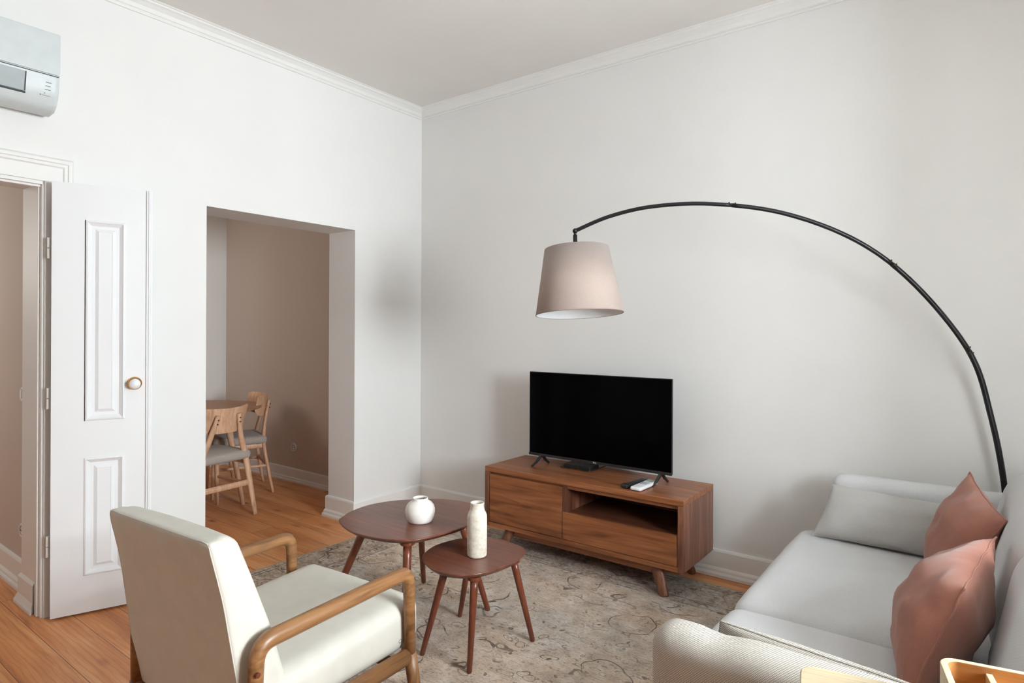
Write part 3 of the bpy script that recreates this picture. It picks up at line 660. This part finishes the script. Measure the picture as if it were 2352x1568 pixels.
# ------------------------------------------------------------------ armchair
t = thing('armchair', 'cream upholstered armchair with curved wooden arms seen from behind', 'armchair', (1.785, -2.549, 0), math.radians(3.5))
ZF = ZR
def rounded(pts, r, n=6):
    P = [Vector(p) for p in pts]; out = [P[0]]
    for a, b_, c_ in zip(P, P[1:], P[2:]):
        d0, d1 = (a-b_).normalized(), (c_-b_).normalized(); s, e = b_+d0*r, b_+d1*r
        for i in range(n+1):
            q = i/n; out.append(s*(1-q)**2+b_*2*q*(1-q)+e*q*q)
    out.append(P[-1]); return out
for sx in (-1, 1):
    X = .312*sx; K = .885 if sx < 0 else 1.
    arm = rounded([(X, .452, .30), (X, .445, .585), (X, -.125, .578), (X*K, -.14, .30)], .05)
    fl = [p for p in arm]
    radii = [.0185+.003*math.sin(PI*i/(len(fl)-1)) for i in range(len(fl))]
    fr = obj('armrest', tube(B(), fl, radii, 18, 1.0, 1.12), M_oak, t, smooth=True)
    obj('screw_cap', tube(B(), [(X+sx*.014, -.137, .51), (X+sx*.024, -.137, .51)], .007, 12), M_tleg, fr)
    obj('leg', tube(B(), [(X, .452, .31), (X, .478, .17), (X, .492, ZF)], [.0205, .020, .013], 16, 1., 1.15), M_oak_v, t, smooth=True)
    obj('leg', tube(B(), [(X*K, -.140, .31), (X*K, -.143, .15), (X*K, -.146, ZF)], [.0205, .019, .013], 16, 1., 1.15), M_oak_v, t, smooth=True)
    obj('side_rail', tube(B(), [(X, .445, .300), (X, .15, .305), (X*K, -.145, .300)], [.022, .022, .022], 16, 1.35, .8), M_oak, t, smooth=True)
obj('cross_rail', tube(B(), [(-.312, .40, .285), (.312, .40, .285)], .018, 14), M_oak, t, smooth=True)
obj('cross_rail', tube(B(), [(-.312, -.12, .285), (.312, -.12, .285)], .018, 14), M_oak, t, smooth=True)
def seatf(p):
    z = p.z
    return Vector((p.x, p.y, z+(.015 if z > 0 else 0)*p.y/.27))
seat = obj('seat_cushion', softbox(.580, .60, .150, .045, n=20, puff=.012, fn=seatf), M_cream, t, smooth=True, loc=(0, .232, .382))
# back: rear face nearly flat, thickness growing downwards
def backshape():
    prof_r = [(-.232, .845), (-.196, .703), (-.159, .479), (-.135, .32)]; prof_f = [(-.150, .845), (-.098, .729), (-.048, .594), (.010, .40), (.030, .32)]
    def interp(pf, z):
        pf = sorted(pf, key=lambda a: a[1])
        for a, c_ in zip(pf, pf[1:]):
            if z <= c_[1]: k = (z-a[1])/(c_[1]-a[1]); return a[0]+(c_[0]-a[0])*max(-.2, k)
        a, c_ = pf[-2], pf[-1]; return c_[0]+(c_[0]-a[0])/(c_[1]-a[1])*(z-c_[1])
    bm = softbox(.53, 1.0, .555, .045, n=26)      # y in -.5...5 remapped
    bmesh.ops.delete(bm, geom=bm.faces[:], context='FACES_ONLY') if False else None
    hx, hz = .265, .2775
    for v in bm.verts:
        x, y, z = v.co
        s = y/.5                        # -1..1 rear to front
        zz = z+.585
        yr, yf = interp(prof_r, zz), interp(prof_f, zz); yc, hh = (yr+yf)/2, (yf-yr)/2
        top = max(0, (z-hz+.045)/.045); side = max(0, (abs(x)-hx+.03)/.03)
        v.co = Vector((x, yc+s*hh, zz)) 
    return bm
bm = B(); bmesh.ops.create_cube(bm, size=2); bmesh.ops.subdivide_edges(bm, edges=bm.edges[:], cuts=26, use_grid_fill=True)
def interp(pf, z):
    for a, c_ in zip(pf, pf[1:]):
        if z <= c_[1] or c_ is pf[-1]: k = (z-a[1])/(c_[1]-a[1]); return a[0]+(c_[0]-a[0])*k
PRr = [(-.135, .30), (-.159, .479), (-.196, .703), (-.235, .862)]; PRf = [(.035, .30), (.008, .40), (-.048, .594), (-.098, .729), (-.150, .862)]
for v in bm.verts:
    tx, ty, tz = [math.sin(c_*PI/2)*.8+c_*.2 for c_ in v.co]
    zc = .580+tz*.282; hh = (interp(PRf, zc)-interp(PRr, zc))/2; r = .030 if ty < 0 else .040
    dims = (.268, hh, .282); p = Vector((tx*dims[0], ty*dims[1], tz*dims[2])); rr = min(.034, hh*.9) if True else r
    rxy = .012 if ty < 0 else .03
    q = Vector([max(-(dims[i]-rr), min(dims[i]-rr, p[i])) for i in range(3)]); d = p-q
    if ty < 0:   # crisper rear edge
        e = Vector((abs(d.x)/rr, abs(d.y)/rr, abs(d.z)/rr)); k = (e.x**5+e.y**5+e.z**5)**.2
    else:
        e = Vector((abs(d.x)/rr, abs(d.y)/rr, abs(d.z)/rr)); k = (e.x**2+e.y**2+e.z**2)**.5
    if k > 1e-6: p = q+d/k*max(e.x, e.y, e.z) if max(e) < .999 else q+d/k
    zz = .580+p.z; yr, yf = interp(PRr, zz), interp(PRf, zz); yc = (yr+yf)/2
    v.co = Vector((p.x*(1+(.16 if p.x < 0 else .05)*max(0, (.86-zz)/.56)), yc+p.y+(.012*(1-(p.x/.268)**2) if p.y > 0 else 0), zz))
bk = obj('backrest', bm, M_cream, t, smooth=True)
# double stitched seam round the rear edge
def ry(z): return interp(PRr, z)-.0003
for ins in (.006, ):
    seam = [Vector((-(.268+.043*(.86-z)/.56)+ins, ry(z)+.004, z)) for z in [.33+.05*i for i in range(11)]]+[Vector((x, ry(.856)+.006, .857)) for x in [-.255+.051*i for i in range(11)]]+[Vector((.268+.0134*(.86-z)/.56-ins, ry(z)+.004, z)) for z in [.83-.05*i for i in range(11)]]
    obj('stitched_seam', tube(B(), spline(seam, 2), .0022, 6), M_cream, bk, smooth=True)
b = B(); disc(b, (.2915, .448, .348), .0035, 0, .0005, 16, 'x')
rg = loop_tube([Vector((.2925, .425+.006*math.cos(a), .352+.006*math.sin(a))) for a in [2*PI*k/20 for k in range(20)]], .0009, 5); b.free(); obj('tag_mark', rg, M_acd, seat).location = -Vector(seat.location)

# ------------------------------------------------------------------ dining furniture
t = thing('dining_table', 'round pale wood dining table partly hidden by the opening edge', 'table', (-1.55, -1.10, 0))
obj('tabletop', lathe(B(), [(0, .728), (.50, .728), (.545, .738), (.55, .744), (.548, .75), (0, .75)], 64), M_dtop, t, bevel=0)
for k in range(4):
    a = math.radians(21)+k*PI/2; d_ = Vector((math.cos(a), math.sin(a), 0)); obj('leg', tube(B(), [d_*.36+Vector((0, 0, .728)), d_*.53+Vector((0, 0, .001))], [.028, .016], 12, 1, 1), M_beech, t, smooth=True)
obj('apron', lathe(B(), [(.34, .66), (.36, .66), (.36, .728), (.34, .728)], 40, close=True), M_dtop, t)
def dchair(label, loc, rz):
    t = thing('dining_chair', label, 'chair', loc, rz)
    for sx in (-1, 1):
        # rear leg sweeps: splayed foot, bows in, rises to the narrow top
        pts = spline([(sx*.215, -.245, .001), (sx*.200, -.205, .22), (sx*.178, -.175, .44), (sx*.125, -.195, .60), (sx*.082, -.235, .775)], 5)
        n_ = len(pts)
        obj('leg', tube(B(), pts, [.0135+.006*math.sin(PI*i/(n_-1)) for i in range(n_)], 10, 1.25, .85), M_beech, t, smooth=True)
        obj('leg', tube(B(), [(sx*.19, .205, .44), (sx*.214, .223, .001)], [.021, .0125], 10), M_beech, t, smooth=True)
        obj('side_rail', tube(B(), [(sx*.180, -.18, .405), (sx*.190, .20, .405)], .020, 8, 1.1, .5), M_beech, t)
        obj('stretcher', tube(B(), [(sx*.200, -.205, .235), (sx*.203, .215, .235)], .011, 8), M_beech, t)
    obj('cross_rail', tube(B(), [(-.19, .20, .405), (.19, .20, .405)], .020, 8, 1.1, .5), M_beech, t)
    obj('cross_rail', tube(B(), [(-.198, -.20, .245), (.198, -.20, .245)], .022, 8, 1.0, .5), M_beech, t)
    obj('seat', softbox(.43, .42, .065, .028, n=12, puff=.012), M_grey, t, smooth=True, loc=(0, .01, .455))
    b = B(); G = {}
    nx, nz = 20, 6
    for s in (0, 1):
        for i in range(nx+1):
            for j in range(nz+1):
                u = -1+2*i/nx; x = .235*u; v_ = j/nz
                zt = .835-.012*(1-u*u); zb = .640+.035*u**4
                if abs(u) > .85: k = (abs(u)-.85)/.15; zt -= .02*k*k; zb += .03*k*k
                z = zb+(zt-zb)*v_; y = -.215-.16*(z-.64)+.115*u*u+(.014 if s else 0); G[s, i, j] = b.verts.new((x*(1-.10*(1-v_)), y, z))
    for i in range(nx):
        for j in range(nz):
            b.faces.new((G[0, i, j], G[0, i, j+1], G[0, i+1, j+1], G[0, i+1, j])); b.faces.new((G[1, i, j], G[1, i+1, j], G[1, i+1, j+1], G[1, i, j+1]))
    for i in range(nx):
        for j in (0, nz): b.faces.new((G[0, i, j], G[0, i+1, j], G[1, i+1, j], G[1, i, j]))
    for j in range(nz):
        for i in (0, nx): b.faces.new((G[0, i, j], G[0, i, j+1], G[1, i, j+1], G[1, i, j]))
    bmesh.ops.recalc_face_normals(b, faces=b.faces)
    br = obj('backrest', b, M_beech, t, bevel=.003)
    for sx in (-1, 1):
        for z in (.745, .715): obj('screw', tube(B(), [(sx*(.082+.13*(.775-z)), -.255+.2*(.775-z), z), (sx*(.082+.13*(.775-z)), -.240+.2*(.775-z), z)], .0045, 8), M_rub, br)
    return t
dchair('pale wood dining chair with its back towards the room, nearer the opening', (-.961, -1.23, 0), math.radians(95.7))
dchair('pale wood dining chair on the far side of the table near the shaded wall', (-1.502, -.706, 0), math.radians(159))

# ------------------------------------------------------------------ bamboo table and tray in the near right corner
a11 = math.radians(11.5)
t = thing('side_table', 'pale bamboo side table with rounded corners beside the near sofa arm', 'side table', (3.340, -2.228, 0), a11)
def rrect(x0, y0, x1, y1, r, n=6):
    out = []
    for cx, cy, a0 in ((x1-r, y1-r, 0), (x0+r, y1-r, PI/2), (x0+r, y0+r, PI), (x1-r, y0+r, 1.5*PI)):
        out += [(cx+r*math.cos(a0+PI/2*i/n), cy+r*math.sin(a0+PI/2*i/n)) for i in range(n+1)]
    return out
def slab(pts, z0, z1):
    b = B(); lo = [b.verts.new((x, y, z0)) for x, y in pts]; hi = [b.verts.new((x, y, z1)) for x, y in pts]; n = len(pts)
    for k in range(n): b.faces.new((lo[k], lo[(k+1) % n], hi[(k+1) % n], hi[k]))
    b.faces.new(lo[::-1]); b.faces.new(hi); return b
obj('tabletop', slab(rrect(-.018, -.40, .60, 0, .03), .732, .75), M_bam, t, bevel=.003)
for x, y in ((.02, -.04), (.56, -.04), (.02, -.36), (.56, -.36)): obj('leg', tube(B(), [(x, y, .732), (x, y, .001)], .016, 14), M_bam, t, smooth=True)
t = thing('wooden_tray', 'small rounded bamboo box tray standing on the bamboo side table', 'tray', (3.340, -2.228, .7505), a11)
X0, X1, Y0, Y1 = .205, .55, -.26, .004
outer = rrect(X0, Y0, X1, Y1-.006, .028); inner = rrect(X0+.011, Y0+.011, X1-.011, Y1-.017, .019)
b = B(); n = len(outer); o0 = [b.verts.new((x, y, 0)) for x, y in outer]; o1 = [b.verts.new((x, y, .068)) for x, y in outer]; i1 = [b.verts.new((x, y, .068)) for x, y in inner]; i0 = [b.verts.new((x, y, .010)) for x, y in inner]
for A_, B_ in ((o0, o1), (o1, i1), (i1, i0)):
    for k in range(n): b.faces.new((A_[k], A_[(k+1) % n], B_[(k+1) % n], B_[k]))
b.faces.new(o0[::-1]); b.faces.new(i0); sh_ = obj('tray_frame', b, M_bam, t, bevel=.0015)
sh_.data.materials.append(M_bamd)
for p in sh_.data.polygons[2*n:3*n]: p.material_index = 1
obj('tray_lining', slab(rrect(X0+.012, Y0+.012, X1-.012, Y1-.018, .018), .0105, .012), M_bamd, t)
obj('divider', bx(X0+.068, Y0+.012, .012, X0+.078, Y1-.018, .058), M_bam, t, bevel=.001)
